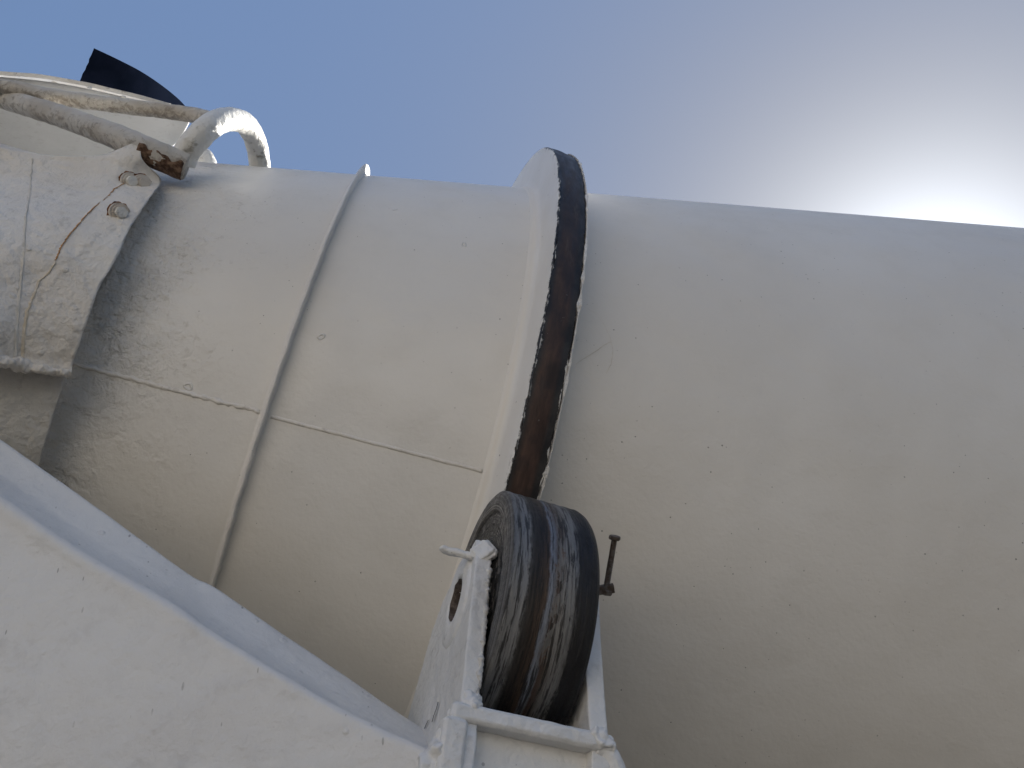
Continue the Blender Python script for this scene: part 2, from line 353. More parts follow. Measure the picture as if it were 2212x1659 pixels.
def grease_mat():
    s = NT('greasy_roller_face'); co = s.co; x, y, z = s.sep(co)
    rad = s.math('SQRT', s.math('ADD', s.math('MULTIPLY', y, y), s.math('MULTIPLY', z, z)))
    rv = s.comb(s.math('MULTIPLY', rad, 1), 0, 0); rings = s.noise(rv, 330, 4, .7)
    n = s.noise(co, 100, 6, .7)
    col = s.mix(s.ramp(rings, .45, .55), (.012, .011, .010), (.26, .245, .23)); col = s.mix(s.ramp(rad, RR_ * .86, RR_ * .90), col, s.mix(s.ramp(rings, .45, .55), (.07, .066, .062), (.15, .145, .14)))
    m = s.math('MULTIPLY', s.ramp(n, .46, .50), s.ramp(rad, RR_ * .88, RR_ * .80))
    col = s.mix(m, col, (.008, .0075, .007)); col = s.mix(s.math('MULTIPLY', s.ramp(n, .64, .68), s.ramp(rad, RR_ * .9, RR_ * .8, 0, .7)), col, (.20, .18, .16))
    return s.done(col, s.ramp(n, .4, .6, .6, .3), s.bump(n, s.math('MULTIPLY', 1, .004) if 0 else .004), .1)
M_GREASE = grease_mat()
M_RUBBER = simple('black_rubber', (.006, .009, .018), (.008, .011, .022), 1.0, 0, 20, .0008, 0)
M_OLDSTEEL = simple('rusty_dull_steel', (.10, .075, .06), (.17, .15, .135), .6, .4, 160, .0012)
M_RUST = simple('brown_rust', (.11, .045, .02), (.30, .13, .045), .9, 0, 120, .004)
M_CRACK = simple('dark_crack', (.03, .025, .02), (.06, .05, .04), .9, 0, 80, .001)

# ------------------------------------------------------------------ the drum
drum = empty('mixer_drum', MD, 'big off-white cone-shaped mixer drum filling the middle and right of the photo', 'mixer drum')
prof = []
xs = [-.94 + i * .01 for i in range(int((1.9 + .94) / .01) + 1)]
prof = [(-1.42 * S, .20), (-1.42 * S, RD(-.94) - .06), (-1.10 * S, RD(-.94) - .05)] + [(x * S, RD(x)) for x in xs]
prof += [(x * S, RD(min(x, 2.5))) for x in (2.1, 2.3, 2.5, 3.0, 4.0, 4.4)] + [(5.4 * S, .62), (5.45 * S, .3), (5.45 * S, .001)]
bm = bmesh.new(); lathe(bm, prof, 320)
obj('drum_shell', bm, M_DRUM, drum, sharp=50)
# ring: side walls and fillet (painted), tread (bare, worn)
bm = bmesh.new()
R0 = S
left = [(-.016, RD(-.023) - .0010), (-.0145, RD(-.021) + .0008), (-.012, RD(-.017) + .0022), (-.009, RD(-.013) + .0028), (-.006, RD(-.009) + .0028), (-.004, RD(0) + .0036), (-.002, RD(0) + .0056), (-.0006, RD(0) + .009), (0, RD(0) + .014), (0, R0 - .004), (.0008, R0 - .0015), (.002, R0 - .0006)]
lathe(bm, left, 400)
rgt = [(WR - .002, R0 - .0006), (WR - .0006, R0 - .002), (WR, R0 - .004), (WR, RD(.064) + .014), (WR + .006, RD(.07) + .006), (WR + .016, RD(.087) - .002)]
lathe(bm, rgt, 400)
ring = obj('roller_ring', bm, M_RFACE, drum, sharp=60)
ring['label'] = 'tall white ring standing round the drum'
bm = bmesh.new(); N = 700; prev = None
nx = 14
rings = []
for i in range(N):
    a = 2 * math.pi * i / N; row = []
    for j in range(nx + 1):
        x = .0022 + (WR - .0044) * j / nx
        p = Vector((x * 40, R0 * math.cos(a) * 30, R0 * math.sin(a) * 30))
        e = 1 if j in (0, nx) else 0
        x2 = x + (e * .0022 * noise.noise(p * 2.2) if e else 0)
        rr = R0 + .0016 * math.exp(-((x - WR * .45) / .012) ** 2) - .0010 + .0006 * noise.noise(p)
        row.append(bm.verts.new((x2, rr * math.cos(a), rr * math.sin(a))))
    rings.append(row)
for i in range(N):
    A, B = rings[i], rings[(i + 1) % N]
    for j in range(nx): bm.faces.new((A[j], B[j], B[j + 1], A[j + 1]))
t_ = obj('tread', bm, M_TREAD, ring); t_['label'] = 'worn black and rust-brown running face of the ring'
# torn paint lip along the right-hand edge of the tread
bm = bmesh.new()
for i in range(1400):
    a0, a1 = 2 * math.pi * i / 1400, 2 * math.pi * (i + 1) / 1400
    def wv_(a):
        q = Vector((math.cos(a) * 18, math.sin(a) * 18, 3)); n = noise.fractal(q * 1.3, 1, 2, 4)
        return max(0, n) * .010
    if True:
        w0, w1 = wv_(a0) + .0006, wv_(a1) + .0006
        def P(a, x, rr): return bm.verts.new((x, rr * math.cos(a), rr * math.sin(a)))
        v = [P(a0, WR - w0 * .5, R0 + .0012), P(a1, WR - w1 * .5, R0 + .0012), P(a1, WR + .0008 + .3 * w1, R0 + .0010 + .25 * w1), P(a0, WR + .0008 + .3 * w0, R0 + .0010 + .25 * w0),
             P(a1, WR - .0002, R0 - .006), P(a0, WR - .0002, R0 - .006)]
        bm.faces.new((v[0], v[1], v[2], v[3])); bm.faces.new((v[3], v[2], v[4], v[5])); bm.faces.new((v[5], v[4], v[1], v[0]))
obj('torn_paint_edge', bm, M_CHIP, ring, smooth=False)
# thin hoop (fin) welded round the drum
bm = bmesh.new(); NR = 600; cs = []
for i in range(NR):
    a = 2 * math.pi * i / NR; sR = -.430 * S
    rb = RD(-.43); row = []
    for (dx, dr) in ((-.0075, -.001), (-.0050, .0010), (-.0032, .0035), (-.0026, .011), (-.0022, .0185), (-.0008, .0205), (.0008, .0205), (.0018, .0185), (.0020, .010), (.0026, .0028), (.006, -.001)):
        q = Vector((dx * 60, math.cos(a) * 22, math.sin(a) * 22)); n = noise.fractal(q, 1, 2, 3)
        k = .60 + .40 * max(0.0, math.sin(a)) ** .7 + .05 * math.sin(a * 5)
        row.append(bm.verts.new((sR + dx + .0009 * n, (rb + dr * k + .0009 * n) * math.cos(a), (rb + dr * k + .0009 * n) * math.sin(a))))
    cs.append(row)
for i in range(NR):
    A, B = cs[i], cs[(i + 1) % NR]
    for j in range(len(A) - 1): bm.faces.new((A[j], B[j], B[j + 1], A[j + 1]))
h_ = obj('hoop', bm, M_DRUM, drum); h_['label'] = 'thin raised fin running round the drum'
# longitudinal weld seam, in two lengths either side of the hoop
def seam(s0, s1, ang, rad, jit):
    bm = bmesh.new(); pts = []
    n = int(abs(s1 - s0) / .006)
    for i in range(n + 1):
        s_ = s0 + (s1 - s0) * i / n; a = math.radians(ang) + .0012 * noise.noise(Vector((s_ * 30, 1.7, ang)))
        rr = RD(s_) - .0012
        pts.append((s_ * S, rr * math.cos(a), rr * math.sin(a)))
    tube(bm, pts, rad, 10, jit, True, 1, 160)
    return obj('weld_seam', bm, M_WELD, drum)
seam(-.93, -.440, 171.4, .0034, .0026)
seam(-.418, -.022, 171.65, .0029, .0007)

def drum_pt(X, Y, lift):
    ry = Vector(((X - CX) / F, (Y - CY) / F, 1)); lo, hi = .6, None
    z = .6
    while z < 2.2:
        P = ry * z - CD; s_ = P.dot(D) / S
        if (P - P.dot(D) * D).length < RD(s_) + lift: hi = z; break
        z += .004
    lo = hi - .004
    for _ in range(12):
        m = (lo + hi) / 2; P = ry * m - CD
        if (P - P.dot(D) * D).length < RD(P.dot(D) / S) + lift: hi = m
        else: lo = m
    P = ry * hi - CD; return Vector((P.dot(D), P.dot(Uu), P.dot(Vv)))
M_HAIR = simple('old_paint_crack', (.58, .54, .47), (.66, .62, .55), .8, 0, 120, .001)
for pts in (((1262, 662), (1285, 676), (1304, 700), (1318, 728), (1324, 756), (1321, 784), (1310, 806)), ((1320, 738), (1304, 746), (1290, 757), (1272, 768), (1256, 778), (1244, 787))):
    bm = bmesh.new(); rws = []
    for i in range((len(pts) - 1) * 6 + 1):
        j = min(i // 6, len(pts) - 2); t = i / 6 - j; X = pts[j][0] * (1 - t) + pts[j + 1][0] * t + 1.2 * noise.noise(Vector((i * .6, 1, 0))); Y = pts[j][1] * (1 - t) + pts[j + 1][1] * t
        rws.append((bm.verts.new(drum_pt(X - .55, Y - .55, .0004)), bm.verts.new(drum_pt(X + .55, Y + .55, .0004))))
    for a, b in zip(rws, rws[1:]): bm.faces.new((a[0], a[1], b[1], b[0]))
    obj('paint_crack', bm, M_HAIR, drum)

# ------------------------------------------------------------------ the support roller
roller = empty('support_roller', MR, 'scored dark steel roller in the white bracket, carrying the drum ring', 'roller')
h = RWID / 2
bm = bmesh.new()
lathe(bm, [(-h + .0030, RR_ - .0012)] + [(-h + .004 + (2 * h - .016) * i / 20, RR_ + .0003 * math.sin(i * 1.9)) for i in range(21)] + [(h - .006, RR_ - .002), (h - .002, RR_ - .0055), (h, RR_ - .011), (h, RR_ - .03)], 200)
obj('tread', bm, M_ROLL, roller, sharp=60)
bm = bmesh.new()
q = RR_
lathe(bm, [(-h + .0030, q - .0012), (-h + .0005, q - .005), (-h, q - .009), (-h + .0002, q * .84), (-h + .003, q * .82), (-h + .0035, q * .60), (-h - .001, q * .57), (-h - .001, q * .44), (-h + .003, q * .42), (-h + .003, q * .3), (-h - .004, q * .28), (-h - .004, q * .001)], 160)
obj('end_face', bm, M_GREASE, roller, sharp=40)
bm = bmesh.new(); lathe(bm, [(h, q - .03), (h - .004, q * .7), (h - .004, q * .35), (h + .002, q * .33), (h + .002, .001)], 120)
obj('end_face', bm, M_GREASE, roller, sharp=40)

# ------------------------------------------------------------------ the roller bracket
ped = empty('roller_bracket', MR, 'white welded steel bracket holding the dark roller', 'bracket')
e = Vector((0, -.64, -.77)).normalized(); b_ = Vector((0, .77, -.64)).normalized()   # down and back, in the bracket's frame
F0 = Vector((0, -.150, -.037))
circle = lambda cy, cz, r, n=28: [(cy + r * math.cos(2 * math.pi * i / n), cz + r * math.sin(2 * math.pi * i / n)) for i in range(n)]
lowF = F0 + e * .10; lowB = Vector((0, .064, -.135)) + Vector((0, .0, -1)) * .09
polyL = [(-.022, .075), (-.036, .070), (-.052, .058), (-.150, -.034), (-.172, -.050), (lowF.y - .02, lowF.z), (lowB.y, lowB.z), (.062, -.135), (.064, -.097), (.068, -.047), (.055, -.010), (.030, .025), (0, .048)]
def plate(x0, x1, poly, holes=()):
    bm = bmesh.new(); prism(bm, poly, x0, x1, holes)
    o = obj('side_plate', bm, M_PED, ped); rough(o, .0016, .0014, .010, 1, 4); return o
pl_ = plate(-.064, -.0485, polyL, [circle(-.017, .012, .021)])
polyR = [(-.045, .052), (-.072, .026), (-.108, -.004), (-.150, -.037), (-.166, -.047), (lowF.y, lowF.z), (lowB.y, lowB.z), (.062, -.135), (.066, -.047), (.03, .02), (0, .045)]
plate(.0495, .0665, polyR)
M_PIN = simple('rusty_pin_and_hole_shade', (.06, .045, .038), (.16, .13, .115), .8, 0, 110, .002)
# boss round the pin hole, and the pin end sunk in it
bm = bmesh.new()
lathe(bm, [(-.0635, .046), (-.0655, .044), (-.0665, .040), (-.0665, .027), (-.0660, .0225), (-.060, .0215)], 64)
for v in bm.verts: v.co.y -= .017; v.co.z += .012
o = obj('hole_boss', bm, M_PED, ped)
bm = bmesh.new(); lathe(bm, [(-.0655, .0207), (-.048, .0205), (-.047, .015), (-.046, .010), (-.048, .008), (-.048, .0008)], 40)  # rusty pin; the dark colour also lines the hole as painted shade
for v in bm.verts: v.co.y -= .017; v.co.z += .012; v.co.x += .002 * noise.noise(v.co * 120)
obj('pin_end', bm, M_PIN, ped)
# cross member in front, below the roller: rim, recessed panel, side lips
def rimbar(a, b, wx, wy, xd, name='rim', m=None, vox=.0013, d=.0012):
    bm = bmesh.new(); bar(bm, a, b, wx, wy, xd); bmesh.ops.bevel(bm, geom=bm.edges[:], offset=.002, segments=2, affect='EDGES')
    o = obj(name, bm, m or M_PED, ped); rough(o, vox, d, .014, 0, 5); return o
X0, X1 = -.072, .074
o = rimbar(F0 + Vector((X0, 0, 0)) + e * .007, F0 + Vector((X1 - .006, 0, 0)) + e * .007, .014, .020, e, 'cross_rim')
FWD = -b_
fl = F0 + e * .014
o = rimbar(fl + Vector((X0 + .004, 0, 0)), fl + Vector((X0 + .004, 0, 0)) + e * .40, .020, .030, (1, 0, 0), 'side_rim')
bm = bmesh.new()
pr = fl + Vector((X1 - .012, 0, 0)) + e * -.004
tube(bm, [pr + Vector((-.008, 0, 0)), pr + Vector((.002, 0, 0)) + e * .002, pr + Vector((.009, 0, 0)) + e * .010, pr + Vector((.0115, 0, 0)) + e * .022, pr + Vector((.012, 0, 0)) + e * .06, pr + Vector((.012, 0, 0)) + e * .40], .0085, 16, .002)
o = obj('side_rim', bm, M_PED, ped)
bm = bmesh.new(); c0 = fl + b_ * .012
bar(bm, c0 + Vector(((X0 + X1) / 2, 0, 0)) + e * -.002, c0 + Vector(((X0 + X1) / 2, 0, 0)) + e * .42, X1 - X0 - .012, .008, (1, 0, 0))
bmesh.ops.subdivide_edges(bm, edges=bm.edges[:], cuts=12, use_grid_fill=True)
obj('front_panel', bm, M_PED, ped, smooth=False)
bm = bmesh.new(); c1 = F0 + e * .085 + b_ * .13
bar(bm, c1 + Vector((X0 + .02, 0, 0)), c1 + Vector((X1 - .02, 0, 0)), .24, .01, b_)
obj('floor_plate', bm, M_PED, ped, smooth=False)
# thick weld bead along the joint of plate and cross member
bm = bmesh.new()
pts = [F0 + Vector((-.052, 0, 0)) + e * -.012, F0 + Vector((-.056, 0, 0)) + e * .0, F0 + Vector((-.064, 0, 0)) + e * .012 - b_ * .003, F0 + Vector((-.072, 0, 0)) + e * .03 - b_ * .005, F0 + Vector((-.082, 0, 0)) + e * .055 - b_ * .002, F0 + Vector((-.086, 0, 0)) + e * .10]
tube(bm, pts, [.005, .007, .008, .0085, .009, .009], 18, .006, True, 14, 110)
o = obj('weld_bead', bm, M_PED, ped); rough(o, .0016, .004, .006, 1, 5)
bm = bmesh.new()
pts = [F0 + Vector((.046, 0, 0)) + e * .004 - b_ * .004, F0 + Vector((.058, 0, 0)) + e * .006 - b_ * .008, F0 + Vector((.068, 0, 0)) + e * .010 - b_ * .006]
tube(bm, pts, [.004, .006, .005], 18, .006, True, 8, 110)
o = obj('weld_bead', bm, M_PED, ped); rough(o, .0014, .003, .005, 1, 5)
# chipped bead up the front edge of the left plate
bm = bmesh.new(); pts = [Vector((-.0500, -.036 - .114 * t, .069 - .103 * t)) for t in [i / 12 for i in range(13)]]
tube(bm, pts, [.0022 + .0012 * noise.noise(Vector((i * 1.7, 0, 0))) for i in range(13)], 12, .0022, True, 30, 170)
o = obj('edge_bead', bm, M_CHIP, ped)
def ped_pt(X, Y, a):
    ry = iM_.to_3x3() @ (at(X, Y, 1) - EYE); o_ = iM_ @ EYE; return o_ + ry * ((a - o_.x) / ry.x)
iM_ = MR.inverted()
for pts in (((946, 1516), (943, 1530), (937, 1546), (933, 1560)), ((925, 1555), (920, 1566), (917, 1574))):
    bm = bmesh.new(); rws = []
    for i in range((len(pts) - 1) * 6 + 1):
        j = min(i // 6, len(pts) - 2); t = i / 6 - j; X = pts[j][0] * (1 - t) + pts[j + 1][0] * t + 1.5 * noise.noise(Vector((i * .8, 1, 0))); Y = pts[j][1] * (1 - t) + pts[j + 1][1] * t
        rws.append((bm.verts.new(ped_pt(X - .8, Y, -.0655)), bm.verts.new(ped_pt(X + .8, Y, -.0655))))
    for a, b in zip(rws, rws[1:]): bm.faces.new((a[0], a[1], b[1], b[0]))
    obj('paint_crack', bm, M_CRACK, ped)
# stop tab and top lug
bm = bmesh.new(); bar(bm, (-.094, -.018, .056), (-.048, -.040, .061), .007, .014, (0, .3, .9)); bmesh.ops.bevel(bm, geom=bm.edges[:], offset=.002, segments=2, affect='EDGES')
o = obj('stop_tab', bm, M_CHIP, ped); rough(o, .0014, .0022, .006, 1)
bm = bmesh.new(); bar(bm, (-.064, -.040, .058), (-.048, -.034, .074), .022, .012, (0, .7, .7)); bmesh.ops.bevel(bm, geom=bm.edges[:], offset=.003, segments=2, affect='EDGES')
o = obj('top_lug', bm, M_PED, ped); rough(o, .0014, .003, .008, 1)
# long hex bolt with lock nut beyond the roller
iM = MR.inverted()
def pp(X, Y, z): return iM @ at(X, Y, z)
A, B = pp(1310, 1268, .79), pp(1327, 1166, .79); t = (B - A).normalized()
bm = bmesh.new(); n = 90; x_ = t.orthogonal().normalized(); y_ = t.cross(x_); rows = []
L_ = (B - A).length
for i in range(n + 1):
    rr = .0030 + (.0004 * math.sin(i * 2.0) if i < n * .6 else 0); p = A + t * L_ * i / n
    rows.append([bm.verts.new(p + (x_ * math.cos(k * math.pi / 7) + y_ * math.sin(k * math.pi / 7)) * rr) for k in range(14)])
for i in range(n):
    for k in range(14): bm.faces.new((rows[i][k], rows[i][(k + 1) % 14], rows[i + 1][(k + 1) % 14], rows[i + 1][k]))
ab = obj('adjusting_bolt', bm, M_OLDSTEEL, ped, sharp=40)
def hexn(name, p, r_, h_, par, m, dirv=t):
    bm = bmesh.new(); x_ = dirv.orthogonal().normalized(); y_ = dirv.cross(x_)
    lo = [bm.verts.new(p + (x_ * math.cos(k * math.pi / 3 + .3) + y_ * math.sin(k * math.pi / 3 + .3)) * r_) for k in range(6)]
    hi = [bm.verts.new(v.co + dirv * h_) for v in lo]
    bm.faces.new(lo[::-1]); bm.faces.new(hi)
    for k in range(6): bm.faces.new((lo[k], lo[(k + 1) % 6], hi[(k + 1) % 6], hi[k]))
    bmesh.ops.bevel(bm, geom=bm.edges[:], offset=.0008, segments=1, affect='EDGES')
    return obj(name, bm, m, par, smooth=False)
hexn('bolt_head', B, .0066, .0042, ab, M_OLDSTEEL)
hexn('lock_nut', pp(1309, 1284, .79), .0068, .0055, ab, M_OLDSTEEL)
bm = bmesh.new(); bar(bm, pp(1292, 1275, .79), pp(1326, 1270, .79), .008, .009, t); obj('washer', bm, M_OLDSTEEL, ab, smooth=False)

# ------------------------------------------------------------------ the sloping beam, lower left
def curve(pts, n):
    out_ = []; P = [Vector(p) for p in pts]
    ls = [0]
    for i in range(1, len(P)): ls.append(ls[-1] + (P[i] - P[i - 1]).length)
    for k in range(n + 1):
        t = ls[-1] * k / n; i = max(j for j in range(len(P) - 1) if ls[j] <= t + 1e-9); u_ = (t - ls[i]) / (ls[i + 1] - ls[i])
        p0 = P[max(i - 1, 0)]; p1 = P[i]; p2 = P[i + 1]; p3 = P[min(i + 2, len(P) - 1)]
        out_.append(.5 * ((2 * p1) + (p2 - p0) * u_ + (2 * p0 - 5 * p1 + 4 * p2 - p3) * u_ * u_ + (3 * p1 - p0 - 3 * p2 + p3) * u_ ** 3))
    return out_
NB = 160
def px_curve(pts): return curve([at(*p) for p in pts], NB)
zl = lambda x, zr=.635, zz=.80: zz + (zr - zz) * max(0, (x + 0) / 965) if x > 0 else zz - x * .00012
top = [(-420, 668), (-200, 812), (0, 945), (236, 1112), (405, 1235), (462, 1265), (613, 1369), (683, 1416), (872, 1546), (966, 1606)]
crs = [(-420, 775), (-200, 900), (0, 1025), (188, 1155), (377, 1266), (471, 1336), (613, 1424), (707, 1482), (801, 1534), (966, 1618)]
lip = [(-420, 830), (-200, 955), (0, 1072), (188, 1196), (377, 1305), (471, 1368), (613, 1450), (707, 1506), (801, 1555), (964, 1628)]
fac = [(-420, 900), (-200, 1015), (0, 1125), (188, 1240), (377, 1342), (471, 1402), (613, 1480), (707, 1532), (801, 1580), (962, 1650)]
def zz(pts, dz): return [(x, y, zl(x) + dz) for x, y in pts]
C_top0 = px_curve(zz(top, .105)); C_top = px_curve(zz(top, .100)); C_c = px_curve(zz(crs, .060)); C_l = px_curve(zz(lip, .004)); C_f = px_curve(zz(fac, -.006))
down = Vector((0, 0, -1))
C_g1 = [p + down * .16 + wv((0, 0, -.004)) for p in C_f]; C_g2 = [p + down * .34 for p in C_f]
C_b2 = [p + wv((0, 0, .10)) for p in C_g2]; C_b1 = [C_top[i] + down * .08 + wv((0, 0, .012)) for i in range(NB + 1)]
C_t1 = [p + down * .004 + wv((0, .0, .006)) for p in C_top]
secs = [C_top, [C_top[i].lerp(C_c[i], .35) + wv((0, 0, .004)) for i in range(NB + 1)], [C_top[i].lerp(C_c[i], .75) + wv((0, 0, .003)) for i in range(NB + 1)], [C_top[i].lerp(C_c[i], .93) + wv((0, 0, -.002)) for i in range(NB + 1)], C_c,
        [C_c[i].lerp(C_l[i], .08) + wv((0, 0, -.024)) for i in range(NB + 1)], [C_c[i].lerp(C_l[i], .45) + wv((0, .0, -.017)) for i in range(NB + 1)], C_l, [C_l[i].lerp(C_f[i], .5) + wv((0, 0, -.003)) for i in range(NB + 1)], C_f]
secs += [[C_f[i].lerp(C_g1[i], k / 8) for i in range(NB + 1)] for k in range(1, 9)] + [C_g2, C_b2, C_b1, C_t1]
bm = bmesh.new(); V = []
base_o = at(470, 1500, .7)
for sc_ in secs:
    V.append([bm.verts.new(p - base_o + Vector((0, 0, .0012 * noise.noise(p * 9) + .0007 * noise.noise(p * 40)))) for p in sc_])
m_ = len(V)
for j in range(m_):
    for i in range(NB):
        bm.faces.new((V[j][i], V[j][i + 1], V[(j + 1) % m_][i + 1], V[(j + 1) % m_][i]))
bm.faces.new([V[j][0] for j in range(m_)]); bm.faces.new([V[j][NB] for j in range(m_)][::-1])
beam = obj('sloping_beam', bm, M_BEAM, None, Matrix.Translation(base_o))
md = beam.modifiers.new('sub', 'SUBSURF'); md.levels = 1; md.render_levels = 1
beam['label'] = 'broad white steel beam sloping down from the left edge to the roller bracket'; beam['category'] = 'beam'

# ------------------------------------------------------------------ the frame plate round the drum mouth, left edge
def drum_hit(X, Y):
    """depth of the drum surface along a ray through the frame at X, Y"""
    ry = Vector(((X - CX) / F, (Y - CY) / F, 1)); best = None
    for i in range(400):
        z = .7 + i * .003; P = ry * z - CD; s_ = P.dot(D) / S; rad = (P - P.dot(D) * D).length
        if rad < RD(s_): return z
    return 1.4
fo = at(160, 560, 1.0)
MF = Matrix.Translation(fo)
fr = empty('mouth_frame', MF, 'thick white plate with three bolts and a rust streak at the left edge', 'frame')
rowsP = [  # y at left edge, crease (x, y), right edge (x, y)
    ((-160, 300), (0, 318), (240, 330), (306, 300)), ((-160, 330), (-5, 345), (245, 350), (307, 342)), ((-160, 370), (-10, 380), (240, 390), (348, 387)), ((-160, 400), (-10, 415), (225, 425), (331, 420)),
    ((-160, 450), (-15, 455), (180, 475), (283, 490)), ((-160, 500), (-15, 500), (140, 520), (262, 535)), ((-160, 550), (-20, 550), (108, 568), (238, 582)),
    ((-160, 600), (-20, 600), (85, 615), (213, 625)), ((-160, 650), (-20, 650), (62, 665), (190, 690)), ((-160, 700), (-25, 700), (50, 715), (170, 750)), ((-160, 735), (-25, 745), (47, 765), (158, 786)), ((-160, 758), (-25, 772), (42, 788), (155, 808))]
grid = []
NT_ = 90
def col_pts(k):
    pts = []
    for i, rw in enumerate(rowsP):
        X, Y = rw[k]; zr = ([1.235, 1.225, 1.215][i] if i < 3 else drum_hit(*rw[3])) - .064
        if k == 3 and i == 2: zr += .030
        zc = zr - .00022 * (rw[3][0] - rw[2][0]) ; zz_ = {3: zr, 2: zc, 1: zc - .032, 0: zc - .055}[k]
        pts.append(at(X, Y, zz_))
    return curve(pts, NT_)
cols = [col_pts(k) for k in range(4)]
def lerp_cols(a, b, n): return [[a[i].lerp(b[i], k / n) for i in range(NT_ + 1)] for k in range(n)]
allc = lerp_cols(cols[0], cols[1], 14) + lerp_cols(cols[1], cols[2], 24) + lerp_cols(cols[2], cols[3], 18) + [cols[3]]
bm = bmesh.new(); nrmf = wv((.80, .0, -.60)).normalized()
def relief(p): return .0035 * noise.fractal(p * 9, 1, 2, 3) + .0014 * noise.fractal(p * 55, 1, 2, 3)
for a_, c in enumerate(allc):      # the top edge dips between the left side and the corner
    if 14 <= a_ <= 40:
        dip = .0085 * math.sin(math.pi * (a_ - 14) / 26)
        for i in range(NT_ + 1): c[i] = c[i] + wv((0, 1, 0)) * dip * max(0, 1 - i / 30)
Vf = [[bm.verts.new(p - fo + nrmf * relief(p)) for p in c] for c in allc]
Vb = [[bm.verts.new(p - fo - nrmf * .040 + wv((-.018, 0, .016))) for p in c] for c in allc]
nc = len(allc)
for a in range(nc - 1):
    for i in range(NT_):
        bm.faces.new((Vf[a][i], Vf[a + 1][i], Vf[a + 1][i + 1], Vf[a][i + 1])); bm.faces.new((Vb[a][i], Vb[a][i + 1], Vb[a + 1][i + 1], Vb[a + 1][i]))
for a in range(nc - 1):
    bm.faces.new((Vf[a][0], Vb[a][0], Vb[a + 1][0], Vf[a + 1][0])); bm.faces.new((Vf[a][NT_], Vf[a + 1][NT_], Vb[a + 1][NT_], Vb[a][NT_]))
for i in range(NT_):
    bm.faces.new((Vf[0][i], Vf[0][i + 1], Vb[0][i + 1], Vb[0][i])); bm.faces.new((Vf[-1][i], Vb[-1][i], Vb[-1][i + 1], Vf[-1][i + 1]))
M_FRAME = paint('frame_paint', (.76, .73, .68), (.69, .64, .57), bump_scale=80, bump=.0045, lump=24, lump_d=.009, dirt_amt=.35, speck=.3, rust=.0)
obj('bolted_plate', bm, M_FRAME, fr)
def frame_pt(X, Y):
    """nearest front-surface vertex of the plate to a frame position, for seating small parts"""
    best, bd = None, 1e9
    for c in allc:
        for p in c:
            q = p - EYE; zc_ = q.dot(fw)
            d_ = (CX + F * q.dot(r) / zc_ - X) ** 2 + (CY + F * q.dot(dn) / zc_ - Y) ** 2
            if d_ < bd: bd, best = d_, p
    z_ = (best - EYE).dot(fw)
    p = at(X, Y, z_); return p + nrmf * relief(p)
# lower wall below the plate, set back
rowsL = [((-160, 752), (0, 778), (150, 812)), ((-160, 800), (0, 810), (138, 836)), ((-160, 860), (-5, 870), (117, 900)), ((-160, 930), (-10, 930), (100, 960)), ((-160, 1000), (-15, 1000), (86, 1008)), ((-160, 1080), (-20, 1080), (72, 1080)), ((-160, 1160), (-20, 1160), (60, 1160))]
def colL(k):
    return curve([at(rw[k][0], rw[k][1], min(drum_hit(*rw[2]), 1.1) - .050 - (0, .030, .05)[2 - k]) for rw in rowsL], 70)
cl = [colL(k) for k in range(3)]; NL = 70
al = [[cl[0][i].lerp(cl[1][i], k / 12) for i in range(NL + 1)] for k in range(12)] + [[cl[1][i].lerp(cl[2][i], k / 24) for i in range(NL + 1)] for k in range(25)]
bm = bmesh.new()
A1 = [[bm.verts.new(p - fo - nrmf * .004 + nrmf * (.0012 * noise.fractal(p * 30, 1, 2, 3) + .001 * noise.fractal(p * 90, 1, 2, 3))) for p in c] for c in al]
A2 = [[bm.verts.new(p - fo - nrmf * .026 + wv((-.010, 0, .01))) for p in c] for c in al]
for a in range(len(al) - 1):
    for i in range(NL):
        bm.faces.new((A1[a][i], A1[a + 1][i], A1[a + 1][i + 1], A1[a][i + 1])); bm.faces.new((A2[a][i], A2[a][i + 1], A2[a + 1][i + 1], A2[a + 1][i]))
for i in range(NL): bm.faces.new((A1[-1][i], A2[-1][i], A2[-1][i + 1], A1[-1][i + 1]))
M_LOWER = paint('lower_wall_paint', (.66, .63, .58), (.60, .57, .52), bump_scale=110, bump=.004, lump=40, lump_d=.004, dirt_amt=.3, speck=.25)
obj('lower_wall', bm, M_LOWER, fr)
# rolled, dripping lower lip of the plate
bm = bmesh.new()
pts = [frame_pt(X, Y) - fo for X, Y in ((-150, 756), (-60, 766), (0, 779), (40, 789), (80, 797), (120, 802), (154, 806))]
tube(bm, pts, [.0075, .0075, .007, .0075, .0062, .0058, .004], 20, .005, True, 26, 95)
obj('lower_lip', bm, M_FRAME, fr)
# rust streaks: thin raised runs on the plate
def streak(name, pts, wpx, mat_, n=90):
    P = []
    for i in range(len(pts) - 1):
        for k in range(8):
            t = k / 8; P.append((pts[i][0] * (1 - t) + pts[i + 1][0] * t, pts[i][1] * (1 - t) + pts[i + 1][1] * t))
    P.append(pts[-1]); bm = bmesh.new(); rws = []
    for i, (X, Y) in enumerate(P):
        X += 2.0 * noise.noise(Vector((Y * .12, 3, 0))); w0 = wpx[0] + (wpx[1] - wpx[0]) * i / len(P); w0 *= .75 + .5 * noise.noise(Vector((Y * .2, 7, 1))) + .2
        rws.append([bm.verts.new(frame_pt(X + dx * w0, Y) - fo + nrmf * h_) for dx, h_ in ((-.6, -.0002), (-.25, .0012), (.25, .0012), (.6, -.0002))])
    for i in range(len(rws) - 1):
        for j in range(3): bm.faces.new((rws[i][j], rws[i][j + 1], rws[i + 1][j + 1], rws[i + 1][j]))
    return obj(name, bm, mat_, fr)
